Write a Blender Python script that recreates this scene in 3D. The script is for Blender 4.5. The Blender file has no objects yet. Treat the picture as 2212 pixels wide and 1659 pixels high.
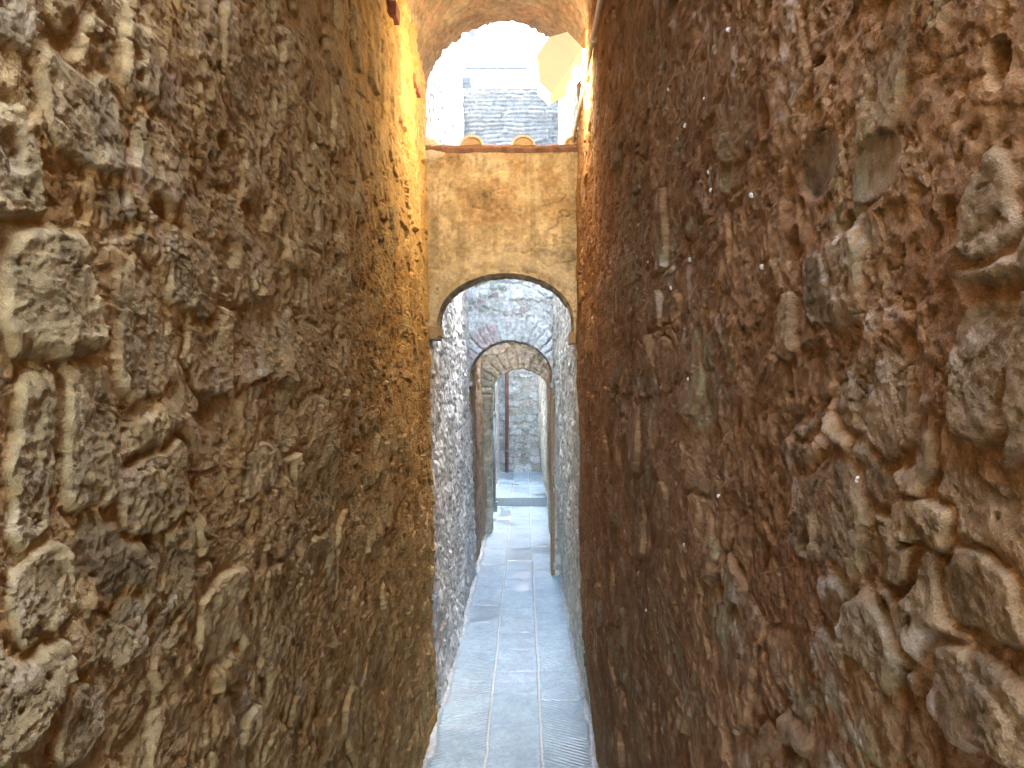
import bpy, math, random
import numpy as np

# ------------------------------------------------------------------ scene scale
EYE = 1.7                 # camera height; alley runs along +Y, X right, Z up
F_PX, VPX, VPY = 1660.0, 1132.0, 838.0      # lens of the photograph (2212 px wide view)
Q = 1.0
random.seed(7)
C = bpy.context.scene.collection

def sstep(a, b, x):
    t = np.clip((x - a) / (b - a), 0, 1)
    return t * t * (3 - 2 * t)

# ------------------------------------------------------------------ noise (numpy)
def h2(i, j, s):
    n = (i.astype(np.int64) * 374761393 + j.astype(np.int64) * 668265263 + int(s) * 974634721) & 0xFFFFFFFF
    n = ((n ^ (n >> 13)) * 1274126177) & 0xFFFFFFFF
    n = ((n ^ (n >> 16)) * 2246822519) & 0xFFFFFFFF
    n = n ^ (n >> 15)
    return (n & 0xFFFFFF) / float(0x1000000)

def vn(x, y, s):
    xi, yi = np.floor(x), np.floor(y)
    fx, fy = x - xi, y - yi
    fx = fx * fx * fx * (fx * (fx * 6 - 15) + 10)
    fy = fy * fy * fy * (fy * (fy * 6 - 15) + 10)
    xi = xi.astype(np.int64); yi = yi.astype(np.int64)
    a = h2(xi, yi, s); b = h2(xi + 1, yi, s); c = h2(xi, yi + 1, s); d = h2(xi + 1, yi + 1, s)
    return (a + (b - a) * fx) * (1 - fy) + (c + (d - c) * fx) * fy - 0.5      # -.5 .. .5

def fbm(x, y, s, o=4, g=0.5):
    r = 0; a = 1.0
    for k in range(o):
        r = r + a * vn(x + 17.3 * k, y - 9.1 * k, s + k * 31); a *= g
        x, y = (x * 1.62 - y * 1.18) , (x * 1.18 + y * 1.62)
    return r

def ridged(x, y, s, o=4):
    r = 0; a = 1.0
    for k in range(o):
        r = r + a * (1 - 4 * np.abs(vn(x + 5.7 * k, y + 3.3 * k, s + k * 57))); a *= 0.55
        x, y = (x * 1.6 - y * 1.2), (x * 1.2 + y * 1.6)
    return r * 0.5

def voro(u, v, cu, cv, s, jit=0.8, p=3.0):
    """jittered stone cells laid in courses: distance to the border, random numbers, local coords"""
    x, y = u / cu, v / cv
    j0 = np.floor(y).astype(np.int64)
    F1 = np.full(x.shape, 9.0); F2 = F1.copy()
    I = np.zeros(x.shape, np.int64); J = I.copy(); LX = np.zeros(x.shape); LY = LX.copy()
    for dj in (-1, 0, 1):
        jj = j0 + dj
        xs = x + h2(jj, jj * 0 + 5, s + 3) * 3.0
        i0 = np.floor(xs).astype(np.int64)
        for di in (-1, 0, 1):
            ii = i0 + di
            px = ii + 0.5 + jit * (h2(ii, jj, s) - 0.5)
            py = jj + 0.5 + jit * 0.7 * (h2(ii, jj, s + 1) - 0.5)
            dx, dy = xs - px, y - py
            d = (np.abs(dx) ** p + np.abs(dy) ** p) ** (1 / p)
            m = d < F1
            F2 = np.where(m, F1, np.minimum(F2, d)); F1 = np.where(m, d, F1)
            I = np.where(m, ii, I); J = np.where(m, jj, J); LX = np.where(m, dx, LX); LY = np.where(m, dy, LY)
    return F2 - F1, I, J, LX * cu, LY * cv

def mixc(a, b, t):
    return a + (b - a) * t[..., None]

def col(*c):
    return np.array(c, dtype=float)

# ------------------------------------------------------------------ masonry height fields
def rubble(u, v, seed, P):
    """height (m) towards the viewer + albedo for rough rubble masonry"""
    wu = u + 0.030 * fbm(u * 9, v * 9, seed + 1, 3) + 0.012 * fbm(u * 32, v * 32, seed + 11, 2)
    wv = v + 0.026 * fbm(u * 9, v * 9, seed + 2, 3) + 0.010 * fbm(u * 32, v * 32, seed + 12, 2)
    e, i, j, lx, ly = voro(wu, wv, P['cu'], P['cv'], seed + 20)
    big = h2(i, j, seed + 40) < P.get('big', 0.6)
    e2, i2, j2, lx2, ly2 = voro(wu, wv, P['cu'] * 0.45, P['cv'] * 0.5, seed + 60)
    k = np.minimum(e * 1.2, 9)
    e = np.where(big, e, np.minimum(e2 * 0.6, k)); lx = np.where(big, lx, lx2); ly = np.where(big, ly, ly2)
    ii = np.where(big, i, i2 + 5000); jj = np.where(big, j, j2)
    r1 = h2(ii, jj, seed + 5); r2 = h2(ii, jj, seed + 6); r3 = h2(ii, jj, seed + 7); r4 = h2(ii, jj, seed + 8)
    cover = P.get('cover', 0.3)                       # how far mortar hides the stones
    cv_n = fbm(u * 3.1, v * 3.1, seed + 90, 3)
    hid = sstep(-0.15, 0.3, cv_n + cover - 0.35 + (r4 - .5) * .5)
    s = sstep(0.015, 0.13, e + 0.05 * fbm(u * 60, v * 60, seed + 71, 2))
    A = P.get('amp', 1.0)
    hst = s * (0.004 + 0.014 * r1) + s * (lx * (r2 - 0.5) * 0.16 + ly * (r3 - 0.66) * 0.22)
    hst = hst * (1 - 0.72 * hid)
    # feature stones set where they stand in the wall
    fs = np.zeros(u.shape); fc = np.full(u.shape, 0.5)
    for q, (a0, a1, b0, b1, pr, tone) in enumerate(P.get('stones', ())):
        ca, cb, ra, rb = (a0 + a1) / 2, (b0 + b1) / 2, (a1 - a0) / 2, (b1 - b0) / 2
        d = ((np.abs(wu - ca) / ra) ** 4 + (np.abs(wv - cb) / rb) ** 4) ** 0.25
        m = sstep(1.12, 0.90, d)
        w = m * (pr * 0.45 + 0.14 * (wv - cb) * (h2(np.array(q), np.array(3), seed) - 0.7) + 0.12 * (wu - ca) * (h2(np.array(q), np.array(9), seed) - .5))
        near = sstep(1.45, 1.0, d)
        hst = hst * (1 - near) + w
        fs = np.maximum(fs, m); fc = np.where(m > 0.3, tone, fc)
        s = s * (1 - near) + m; hid = hid * (1 - near)
    lev = P.get('fill', 0.003) + 0.012 * fbm(u * 7, v * 7, seed + 33, 4) + 0.004 * fbm(u * 45, v * 45, seed + 34, 2)
    dlt = hst - lev
    hst = lev + 0.5 * (dlt + np.sqrt(dlt ** 2 + 0.0018 ** 2))        # mortar runs over the lower parts of the stones
    s = s * sstep(-0.0025, 0.0025, dlt)
    rough = ridged(u * 34, v * 34, seed + 100, 3)
    H = A * (hst + 0.022 * fbm(u * 2.2, v * 2.2, seed + 30, 3) + 0.003 * fbm(u * 14, v * 14, seed + 31, 3)
             + (0.0013 + 0.0014 * hid) * rough + 0.0009 * ridged(u * 95, v * 95, seed + 35, 3) + 0.0017 * fbm(u * 120, v * 120, seed + 32, 3, .6))
    # chipped ledges and hairline cracks
    for (cs, sd, k_) in ((0.075, 301, .11), (0.030, 302, .15), (0.012, 303, .16)):
        e_, i_, j_, lx_, ly_ = voro(wu + .25 * cs * fbm(u / cs, v / cs, seed + sd, 2), wv, cs, cs * .85, seed + sd, 0.95, 2.0)
        a_, b_, c_ = h2(i_, j_, seed + sd + 1) - .5, h2(i_, j_, seed + sd + 2) - .55, h2(i_, j_, seed + sd + 3) - .5
        H = H + A * k_ * (lx_ * a_ + ly_ * b_ + cs * .16 * c_)
    crk = sstep(0.022, 0.0, np.abs(fbm(u * 15, v * 24, seed + 37, 4))) * sstep(-.05, .2, fbm(u * 6, v * 6, seed + 39, 3))
    H = H - A * 0.0035 * crk
    # gouges and pits
    pp = P.get('pits', 0.25)
    for (cs, sd, dep) in ((0.085, 201, 0.014), (0.038, 202, 0.010), (0.018, 203, 0.006)):
        ex, pi_, pj_, px_, py_ = voro(u + .012 * fbm(u * 40, v * 40, sd, 2), v + .012 * fbm(u * 40, v * 40, sd + 5, 2), cs, cs, seed + sd, 0.7, 2.0)
        on = h2(pi_, pj_, seed + sd + 9) < pp * (0.6 + 0.8 * sstep(-.2, .25, cv_n))
        rr = cs * (0.12 + 0.2 * h2(pi_, pj_, seed + sd + 10))
        el = 0.8 + 1.0 * h2(pi_, pj_, seed + sd + 11)
        dd = np.sqrt(px_ ** 2 * el + py_ ** 2 / el) / rr
        H = H - A * on * dep * (0.4 + 0.8 * h2(pi_, pj_, seed + sd + 12)) * sstep(1.15, 0.45, dd) * (1 - 0.85 * fs)
    for (a, b, ra, rb, dep) in P.get('holes', ()):
        d = np.sqrt(((wu - a) / ra) ** 2 + ((wv - b) / rb) ** 2)
        H = H - dep * sstep(1.1, 0.6, d)
    disc = np.zeros(u.shape)
    for (a, b, ra, rb) in P.get('cobbles', ()):
        d = np.sqrt(((u + .3 * (wu - u) - a) / ra) ** 2 + ((v + .3 * (wv - v) - b) / rb) ** 2)
        m = sstep(1.06, 0.94, d)
        flat = 0.022 * fbm(u * 2.2, v * 2.2, seed + 30, 3) + 0.000 + 0.002 * d ** 2 + 0.003 * fbm(u * 50, v * 50, seed + 77, 3)
        H = H * (1 - m) + flat * m
        H = H - 0.002 * sstep(0.07, 0.0, np.abs(d - 1.04))
        disc = np.maximum(disc, m)
    # albedo
    st = mixc(P['stone'][0], P['stone'][1], r2)
    st = mixc(st, P['stone'][2], (r3 > 0.72) * 0.8)
    if len(P['stone']) > 3:
        st = mixc(st, P['stone'][3], (r1 > 0.84) * 0.8)
    st = np.where((fs > 0.3)[..., None], mixc(P['stone'][1], P['stone'][0], fc), st)
    n1 = fbm(u * 8, v * 8, seed + 120, 4); n2 = fbm(u * 45, v * 45, seed + 121, 3)
    st = st * (1 + 0.55 * n2 + 0.4 * n1)[..., None]
    mo = mixc(P['mortar'][0], P['mortar'][1], sstep(-0.3, 0.3, n1 + .4 * n2)) * (1 + 0.35 * n2)[..., None]
    coat_light = P['coat_light'](u, v) if 'coat_light' in P else 0
    t = np.clip(s * (1 - 0.8 * hid), 0, 1) * (1 - np.clip(coat_light + 0.5 * n1, 0, 0.95) * (1 - .3 * fs))
    c = mixc(mo, st, t) * (1 - .3 * crk)[..., None]
    if len(P.get('cobbles', ())):
        c = mixc(c, col(.20, .145, .085) * (1 + 0.5 * n2 + .6 * n1)[..., None], disc * 0.75)
    if 'lichen' in P:
        lm = sstep(0.12, 0.38, fbm(u * 6.5, v * 6.5, seed + 140, 4)) * P['lichen']
        c = mixc(c, col(.17, .20, .11), lm * sstep(-.2, .3, n2) * .7)
        lw = sstep(0.15, 0.4, fbm(u * 10, v * 10, seed + 150, 4)) * P['lichen']
        c = mixc(c, col(.50, .44, .37), lw * sstep(-.1, .3, n2) * .6)
    if 'tint' in P:
        c = P['tint'](u, v, c)
    return H, np.clip(c, 0.01, 0.8)

# ------------------------------------------------------------------ mesh helpers
def mesh_from(name, V, faces, colors=None, mat=None, parent=None, smooth=True):
    """V (n,3) array, faces: list of quad/tri index arrays (m,k)"""
    me = bpy.data.meshes.new(name)
    V = np.asarray(V, dtype=np.float32)
    me.vertices.add(len(V)); me.vertices.foreach_set('co', V.ravel())
    idx = np.concatenate([f.ravel() for f in faces]).astype(np.int32)
    tot = np.concatenate([np.full(len(f), f.shape[1]) for f in faces]).astype(np.int32)
    st = np.concatenate([[0], np.cumsum(tot)[:-1]]).astype(np.int32)
    me.loops.add(len(idx)); me.loops.foreach_set('vertex_index', idx)
    me.polygons.add(len(tot)); me.polygons.foreach_set('loop_start', st)
    try:
        me.polygons.foreach_set('loop_total', tot)
    except Exception:
        pass
    me.update(calc_edges=True)
    me.polygons.foreach_set('use_smooth', np.full(len(tot), smooth))
    if colors is not None:
        at = me.attributes.new('Col', 'FLOAT_COLOR', 'POINT')
        c4 = np.ones((len(V), 4), dtype=np.float32); c4[:, :3] = colors
        at.data.foreach_set('color', c4.ravel())
    me.validate()
    if mat: me.materials.append(mat)
    o = bpy.data.objects.new(name, me); C.objects.link(o)
    if parent is not None: o.parent = parent
    return o

def grid_faces(nu, nv, off=0, flip=False):
    a = np.arange(nu * nv).reshape(nu, nv) + off
    f = np.stack([a[:-1, :-1], a[1:, :-1], a[1:, 1:], a[:-1, 1:]], -1).reshape(-1, 4)
    return f[:, ::-1] if flip else f

class Geo:
    """collects raw shapes into one mesh"""
    def __init__(s): s.V = []; s.F = []; s.C = []; s.n = 0
    def add(s, V, faces, colr=None):
        V = np.asarray(V, float)
        s.V.append(V)
        if isinstance(faces, np.ndarray): faces = [faces]
        for f in faces: s.F.append(np.asarray(f) + s.n)
        c = np.empty((len(V), 3)); c[:] = (0.3, 0.3, 0.3) if colr is None else colr
        s.C.append(c); s.n += len(V)
    def box(s, a, b, colr=None):
        (x0, y0, z0), (x1, y1, z1) = a, b
        V = [(x0, y0, z0), (x1, y0, z0), (x1, y1, z0), (x0, y1, z0), (x0, y0, z1), (x1, y0, z1), (x1, y1, z1), (x0, y1, z1)]
        s.add(V, np.array([(3, 2, 1, 0), (4, 5, 6, 7), (0, 1, 5, 4), (1, 2, 6, 5), (2, 3, 7, 6), (3, 0, 4, 7)]), colr)
    def tube(s, pts, r, n=14, colr=None, cap=True):
        pts = [np.array(p, float) for p in pts]; m = len(pts); V = []
        rr = r if isinstance(r, (list, tuple)) else [r] * m
        for k, p in enumerate(pts):
            d = pts[min(k + 1, m - 1)] - pts[max(k - 1, 0)]; d /= np.linalg.norm(d)
            up = np.array((0, 0, 1.)) if abs(d[2]) < 0.9 else np.array((1., 0, 0))
            a = np.cross(d, up); a /= np.linalg.norm(a); b = np.cross(a, d)
            for q in range(n):
                t = 2 * math.pi * q / n
                V.append(p + rr[k] * (math.cos(t) * a + math.sin(t) * b))
        F = []
        for k in range(m - 1):
            for q in range(n):
                q2 = (q + 1) % n
                F.append((k * n + q, k * n + q2, (k + 1) * n + q2, (k + 1) * n + q))
        fs = [np.array(F)]
        if cap:
            fs.append(np.array([list(range(n))[::-1]])); fs.append(np.array([[(m - 1) * n + q for q in range(n)]]))
        s.add(V, fs, colr)
    def build(s, name, mat, parent=None, smooth=False):
        return mesh_from(name, np.concatenate(s.V), s.F, np.concatenate(s.C), mat, parent, smooth)

def tag(o, label=None, cat=None, group=None, kind=None):
    if label: o['label'] = label
    if cat: o['category'] = cat
    if group: o['group'] = group
    kind = kind or ('thing' if label else None)
    if kind: o['kind'] = kind
    return o

def empty(name, loc=(0, 0, 0)):
    o = bpy.data.objects.new(name, None); C.objects.link(o); o.location = loc; o.empty_display_size = 0.1
    return o

def adopt(o, root):
    """parent a mesh built in world coordinates under a thing standing at its base"""
    o.parent = root
    o.data.transform(__import__('mathutils').Matrix.Translation(-root.location))
    return o

# ------------------------------------------------------------------ materials
def masonry_mat(name, bump=0.5, scale=90.0, rough=0.92, dist=0.004):
    m = bpy.data.materials.new(name); m.use_nodes = True
    nt = m.node_tree; N = nt.nodes; L = nt.links
    b = N['Principled BSDF']; b.inputs['Roughness'].default_value = rough
    b.inputs['Specular IOR Level'].default_value = 0.25
    at = N.new('ShaderNodeAttribute'); at.attribute_name = 'Col'
    tc = N.new('ShaderNodeTexCoord')
    n1 = N.new('ShaderNodeTexNoise'); n1.inputs['Scale'].default_value = scale; n1.inputs['Detail'].default_value = 8; n1.inputs['Roughness'].default_value = 0.65
    n2 = N.new('ShaderNodeTexNoise'); n2.inputs['Scale'].default_value = scale * 4.2; n2.inputs['Detail'].default_value = 4
    L.new(tc.outputs['Object'], n1.inputs['Vector']); L.new(tc.outputs['Object'], n2.inputs['Vector'])
    mr = N.new('ShaderNodeMapRange'); mr.inputs['From Min'].default_value = 0.25; mr.inputs['From Max'].default_value = 0.75
    mr.inputs['To Min'].default_value = 0.52; mr.inputs['To Max'].default_value = 1.48
    av = N.new('ShaderNodeMix'); av.inputs[0].default_value = 0.42
    L.new(n1.outputs['Fac'], av.inputs[2]); L.new(n2.outputs['Fac'], av.inputs[3]); L.new(av.outputs[0], mr.inputs['Value'])
    mx = N.new('ShaderNodeVectorMath'); mx.operation = 'SCALE'
    L.new(at.outputs['Color'], mx.inputs[0]); L.new(mr.outputs['Result'], mx.inputs['Scale'])
    L.new(mx.outputs['Vector'], b.inputs['Base Color'])
    ad = N.new('ShaderNodeMath'); ad.operation = 'MULTIPLY_ADD'; ad.inputs[1].default_value = 0.45
    L.new(n2.outputs['Fac'], ad.inputs[0]); L.new(n1.outputs['Fac'], ad.inputs[2])
    bp = N.new('ShaderNodeBump'); bp.inputs['Strength'].default_value = bump; bp.inputs['Distance'].default_value = dist
    L.new(ad.outputs['Value'], bp.inputs['Height']); L.new(bp.outputs['Normal'], b.inputs['Normal'])
    return m

def plain_mat(name, c, rough=0.6, metal=0.0, noise=0.25, scale=40.0, bump=0.15):
    m = bpy.data.materials.new(name); m.use_nodes = True
    nt = m.node_tree; N = nt.nodes; L = nt.links; b = N['Principled BSDF']
    b.inputs['Roughness'].default_value = rough; b.inputs['Metallic'].default_value = metal
    tc = N.new('ShaderNodeTexCoord'); n1 = N.new('ShaderNodeTexNoise'); n1.inputs['Scale'].default_value = scale; n1.inputs['Detail'].default_value = 6
    L.new(tc.outputs['Object'], n1.inputs['Vector'])
    rp = N.new('ShaderNodeValToRGB')
    rp.color_ramp.elements[0].position = 0.3; rp.color_ramp.elements[1].position = 0.7
    rp.color_ramp.elements[0].color = (*[v * (1 - noise) for v in c], 1); rp.color_ramp.elements[1].color = (*[min(0.9, v * (1 + noise)) for v in c], 1)
    L.new(n1.outputs['Fac'], rp.inputs['Fac']); L.new(rp.outputs['Color'], b.inputs['Base Color'])
    bp = N.new('ShaderNodeBump'); bp.inputs['Strength'].default_value = bump; bp.inputs['Distance'].default_value = 0.002
    L.new(n1.outputs['Fac'], bp.inputs['Height']); L.new(bp.outputs['Normal'], b.inputs['Normal'])
    return m

def glow_mat(name, c, strength, base=(0.8, 0.74, 0.6)):
    m = bpy.data.materials.new(name); m.use_nodes = True
    b = m.node_tree.nodes['Principled BSDF']
    b.inputs['Base Color'].default_value = (*base, 1); b.inputs['Roughness'].default_value = 0.45
    b.inputs['Emission Color'].default_value = (*c, 1); b.inputs['Emission Strength'].default_value = strength
    return m

M_WALL = masonry_mat('rough_rubble', 0.9, 150, 0.93, 0.0035)
M_FACE = masonry_mat('coursed_rubble', 0.6, 60, 0.92, 0.006)
M_PLASTER = masonry_mat('lime_render', 0.55, 70, 0.92, 0.004)
M_TERRA = masonry_mat('terracotta', 0.4, 80, 0.85, 0.003)
M_CONDUIT = plain_mat('cream_painted_metal', (.62, .56, .42), 0.45, 0, .12)
M_COPPER = plain_mat('red_brown_painted_pipe', (.30, .14, .11), 0.5, 0, .25, 8)
M_ZINC = plain_mat('grey_zinc', (.26, .30, .32), 0.5, 0.3, .2, 12)
M_RAIL = plain_mat('dark_painted_steel', (.014, .017, .019), 0.7, 0, .15)
M_GUTTER = plain_mat('dark_zinc', (.035, .042, .05), 0.7, 0, .2, 12)
M_SHELL = plain_mat('white_snail_shell', (.64, .60, .52), 0.45, 0, .15, 300)
M_GROUND = plain_mat('dusty_ground', (.24, .22, .19), 0.95, 0, .25, 3)

LAMP_COL = (1.0, 0.76, 0.42)
M_DIFF = glow_mat('lit_lamp_diffuser', LAMP_COL, 3.2)
M_DIFF_DIM = glow_mat('dim_lamp_diffuser', LAMP_COL, 0.06)
M_SHADE = glow_mat('lit_lamp_shade', (1.0, 0.82, 0.42), 0.0122, (.35, .32, .25))

# ------------------------------------------------------------------ side walls
def lean_left(y, z):      # face of the left wall
    t = sstep(3.2, 4.6, y)
    return -0.442 - (0.012 + 0.014 * t) * z
def lean_right(y, z):
    t = sstep(3.2, 4.6, y)
    return 0.335 - 0.058 * sstep(-0.1, 0.9, z) - 0.005 * np.minimum(z, 3.2) + 0.05 * t * sstep(2.2, 4.2, z) + 0.10 * t * sstep(4.2, 6.8, z)

def pxL(px0, py0, px1, py1, pr, tone):      # photo box -> stone on the left wall
    y0, y1 = 0.462 * F_PX / (VPX - px0), 0.462 * F_PX / (VPX - px1)
    ym = (y0 + y1) / 2
    return (y0, y1, EYE + (VPY - py1) * ym / F_PX, EYE + (VPY - py0) * ym / F_PX, pr, tone)
def pxR(px0, py0, px1, py1, pr, tone):
    y1, y0 = 0.274 * F_PX / (px0 - VPX), 0.274 * F_PX / (px1 - VPX)
    ym = (y0 + y1) / 2
    return (y0, y1, EYE + (VPY - py1) * ym / F_PX, EYE + (VPY - py0) * ym / F_PX, pr, tone)

def axis_y(y0, y1, step):
    ys = [y0]
    while ys[-1] < y1: ys.append(ys[-1] + step(ys[-1]))
    ys[-1] = y1
    return np.array(ys)
def axis_z(z0, z1, step):
    return axis_y(z0, z1, step)

WALLS = {}
def side_wall(name, sign, ys, zs, seed, P, mat, back=0.45, store=None):
    y, z = np.meshgrid(ys, zs, indexing='ij')
    H, c = rubble(y, z, seed, P)
    x0 = (lean_left if sign < 0 else lean_right)(y, z)
    x = x0 - sign * (H - P.get('sink', 0.012))
    if store: WALLS[store] = (ys, zs, x)
    nu, nv = len(ys), len(zs)
    V = np.stack([x, y, z], -1).reshape(-1, 3)
    F = [grid_faces(nu, nv, 0, sign < 0)]
    # solid body behind the face
    a = np.arange(nu * nv).reshape(nu, nv)
    rim = np.concatenate([a[:, 0], a[-1, 1:], a[-2::-1, -1], a[0, -2:0:-1]])
    Vb = V[rim].copy(); Vb[:, 0] = x0.mean() + sign * back
    n = len(rim); k = np.arange(n); b0 = nu * nv
    sk = np.stack([rim, np.roll(rim, -1), b0 + np.roll(k, -1), b0 + k], -1)
    F.append(sk if sign < 0 else sk[:, ::-1])
    cor = np.array([[b0, b0 + nu - 1, b0 + nu + nv - 2, b0 + 2 * nu + nv - 3]])
    F.append(cor if sign < 0 else cor[:, ::-1])
    cc = np.concatenate([c.reshape(-1, 3), c.reshape(-1, 3)[rim]])
    return mesh_from(name, np.concatenate([V, Vb]), F, cc, mat)

def tz(z):   # vertical sampling: fine at eye height, coarser where the wall is only seen from afar
    return (0.0016 + 0.0021 * max(0, abs(z - EYE) - 0.30)) / Q
def ty(y):
    return (0.0017 * max(1.0, y / 0.55) if y > 0.40 else (0.006 if y > 0 else 0.03)) / Q

def coat_light_l(u, v): return sstep(0.62, 1.15, u) * 0.92  # both walls: mortar coat deeper in, with the warm passage light in its colour
def coat_light_r(u, v): return 0.15 + sstep(0.55, 1.0, u) * 0.8

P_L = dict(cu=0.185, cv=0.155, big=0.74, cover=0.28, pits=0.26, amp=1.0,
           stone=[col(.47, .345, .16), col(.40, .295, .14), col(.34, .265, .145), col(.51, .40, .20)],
           fill=.0055, mortar=[col(.44, .255, .085), col(.51, .335, .135)], coat_light=coat_light_l, lichen=0.35,
           stones=[pxL(8, 512, 195, 780, .040, .2), pxL(10, 805, 110, 1185, .026, .6), pxL(128, 790, 245, 1110, .026, .5),
                   pxL(262, 965, 395, 1135, .026, .4), pxL(236, 575, 365, 855, .018, .7), pxL(345, 510, 470, 680, .030, .1),
                   pxL(95, 120, 265, 365, .032, .2), pxL(288, 250, 382, 425, .028, .4), pxL(5, 1205, 132, 1395, .030, .3),
                   pxL(135, 1335, 298, 1475, .030, .4), pxL(345, 1125, 408, 1325, .022, .3), pxL(440, 965, 590, 1075, .022, .6),
                   pxL(420, 1240, 520, 1420, .026, .5), pxL(85, 1500, 190, 1655, .03, .3), pxL(300, 1500, 420, 1640, .02, .9)])
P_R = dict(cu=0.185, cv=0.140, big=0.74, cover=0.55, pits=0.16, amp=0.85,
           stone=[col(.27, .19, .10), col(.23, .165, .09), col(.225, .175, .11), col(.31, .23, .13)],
           mortar=[col(.225, .115, .046), col(.285, .16, .07)], coat_light=coat_light_r, lichen=.7,
           stones=[pxR(1732, 500, 1860, 700, .020, .3), pxR(1805, 720, 1960, 955, .018, .8), pxR(1862, 60, 2005, 290, .018, .5),
                   pxR(1702, 1010, 1868, 1225, .018, .5), pxR(2075, 650, 2205, 975, .022, .4), pxR(2035, 1205, 2195, 1385, .024, .3),
                   pxR(2005, 1430, 2210, 1650, .028, .2), pxR(1925, 1095, 2055, 1195, .030, .5), pxR(2095, 345, 2210, 535, .026, .2),
                   pxR(1640, 1350, 1720, 1500, .014, .5), pxR(1560, 150, 1640, 330, .014, .4)],
           holes=[(0.743, 1.554, 0.022, 0.020, 0.03), (0.430, 1.880, 0.010, 0.017, 0.05), (0.735, 2.00, 0.03, 0.006, .02)],
           cobbles=[(0.716, 1.910, 0.052, 0.027), (0.590, 1.870, 0.051, 0.0255)])

ys = axis_y(-3.4, 3.90, ty); zs = axis_z(-0.06, 3.62, tz)
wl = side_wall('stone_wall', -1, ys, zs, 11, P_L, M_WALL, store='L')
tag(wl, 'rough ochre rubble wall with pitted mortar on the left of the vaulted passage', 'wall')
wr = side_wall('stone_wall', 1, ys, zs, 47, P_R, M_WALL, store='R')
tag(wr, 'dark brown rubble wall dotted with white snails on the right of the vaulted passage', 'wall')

def wall_x(side, y, z):
    ys_, zs_, x_ = WALLS[side]
    i = min(max(int(np.searchsorted(ys_, y)), 0), len(ys_) - 1); j = min(max(int(np.searchsorted(zs_, z)), 0), len(zs_) - 1)
    return float(x_[i, j])
def hit(side, px, py):
    """point of the wall seen at a place of the photograph, and its outward normal direction"""
    x = -0.45 if side == 'L' else 0.30
    best = None
    for y in np.arange(0.4, 3.85, 0.004):
        z = EYE + (VPY - py) * y / F_PX; xr = (px - VPX) * y / F_PX
        xw = wall_x(side, y, z)
        if (side == 'R' and xr >= xw) or (side == 'L' and xr <= xw): return (xw, y, z)
    return (x, 3.8, EYE)

# courtyard walls behind the first arch
P_CL = dict(cu=0.13, cv=0.10, big=0.45, cover=0.05, pits=0.2, amp=1.1, sink=0.012,
            stone=[col(.68, .67, .65), col(.57, .565, .55), col(.62, .54, .51), col(.74, .73, .71)],
            mortar=[col(.62, .60, .57), col(.70, .68, .65)])
P_CR = dict(cu=0.14, cv=0.11, big=0.5, cover=0.05, pits=0.2, amp=1.0, sink=0.012,
            stone=[col(.50, .52, .46), col(.42, .47, .43), col(.50, .43, .39), col(.62, .62, .56)],
            mortar=[col(.51, .50, .44), col(.60, .59, .52)], lichen=0.6)
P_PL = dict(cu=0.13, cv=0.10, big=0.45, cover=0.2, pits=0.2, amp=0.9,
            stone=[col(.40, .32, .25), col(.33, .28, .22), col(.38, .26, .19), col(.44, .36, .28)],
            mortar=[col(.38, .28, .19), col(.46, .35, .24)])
st1 = lambda y: 0.014
zc = lambda z: 0.010
def yaxis(a, b, s): return axis_y(a, b, lambda y: s)
o = side_wall('stone_wall', -1, yaxis(3.90, 7.05, .013), axis_z(-.06, 7.1, lambda z: .010 if z < 4.9 else .05), 81, P_CL, M_FACE)
tag(o, 'bright pale rubble wall on the left of the open yard behind the tiled arch', 'wall')
o = side_wall('stone_wall', 1, yaxis(3.90, 7.05, .013), axis_z(-.06, 6.8, lambda z: .010 if z < 4.9 else .05), 93, P_CR, M_FACE)
tag(o, 'greenish grey rubble wall on the right of the open yard behind the tiled arch', 'wall')
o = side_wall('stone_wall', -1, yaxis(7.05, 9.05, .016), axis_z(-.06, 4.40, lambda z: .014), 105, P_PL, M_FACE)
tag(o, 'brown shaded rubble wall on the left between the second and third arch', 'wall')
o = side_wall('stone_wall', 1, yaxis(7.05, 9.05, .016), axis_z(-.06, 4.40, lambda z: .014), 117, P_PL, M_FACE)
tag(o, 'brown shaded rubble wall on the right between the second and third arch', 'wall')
o = side_wall('stone_wall', -1, yaxis(9.05, 14.6, .025), axis_z(-.06, 5.8, lambda z: .018), 129, P_CL, M_FACE)
tag(o, 'pale rubble wall on the left of the farthest yard, carrying the thin grey pipe', 'wall')
o = side_wall('stone_wall', 1, yaxis(9.05, 14.6, .025), axis_z(-.06, 5.5, lambda z: .018), 141, P_CR, M_FACE)
tag(o, 'grey green rubble wall on the right of the farthest yard beyond the step', 'wall')

# ------------------------------------------------------------------ cross walls with arches
def arch_z(t, zs_, rise):  # t in -1..1
    return zs_ + rise * np.sqrt(np.clip(1 - t * t, 0, 1))

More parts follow.
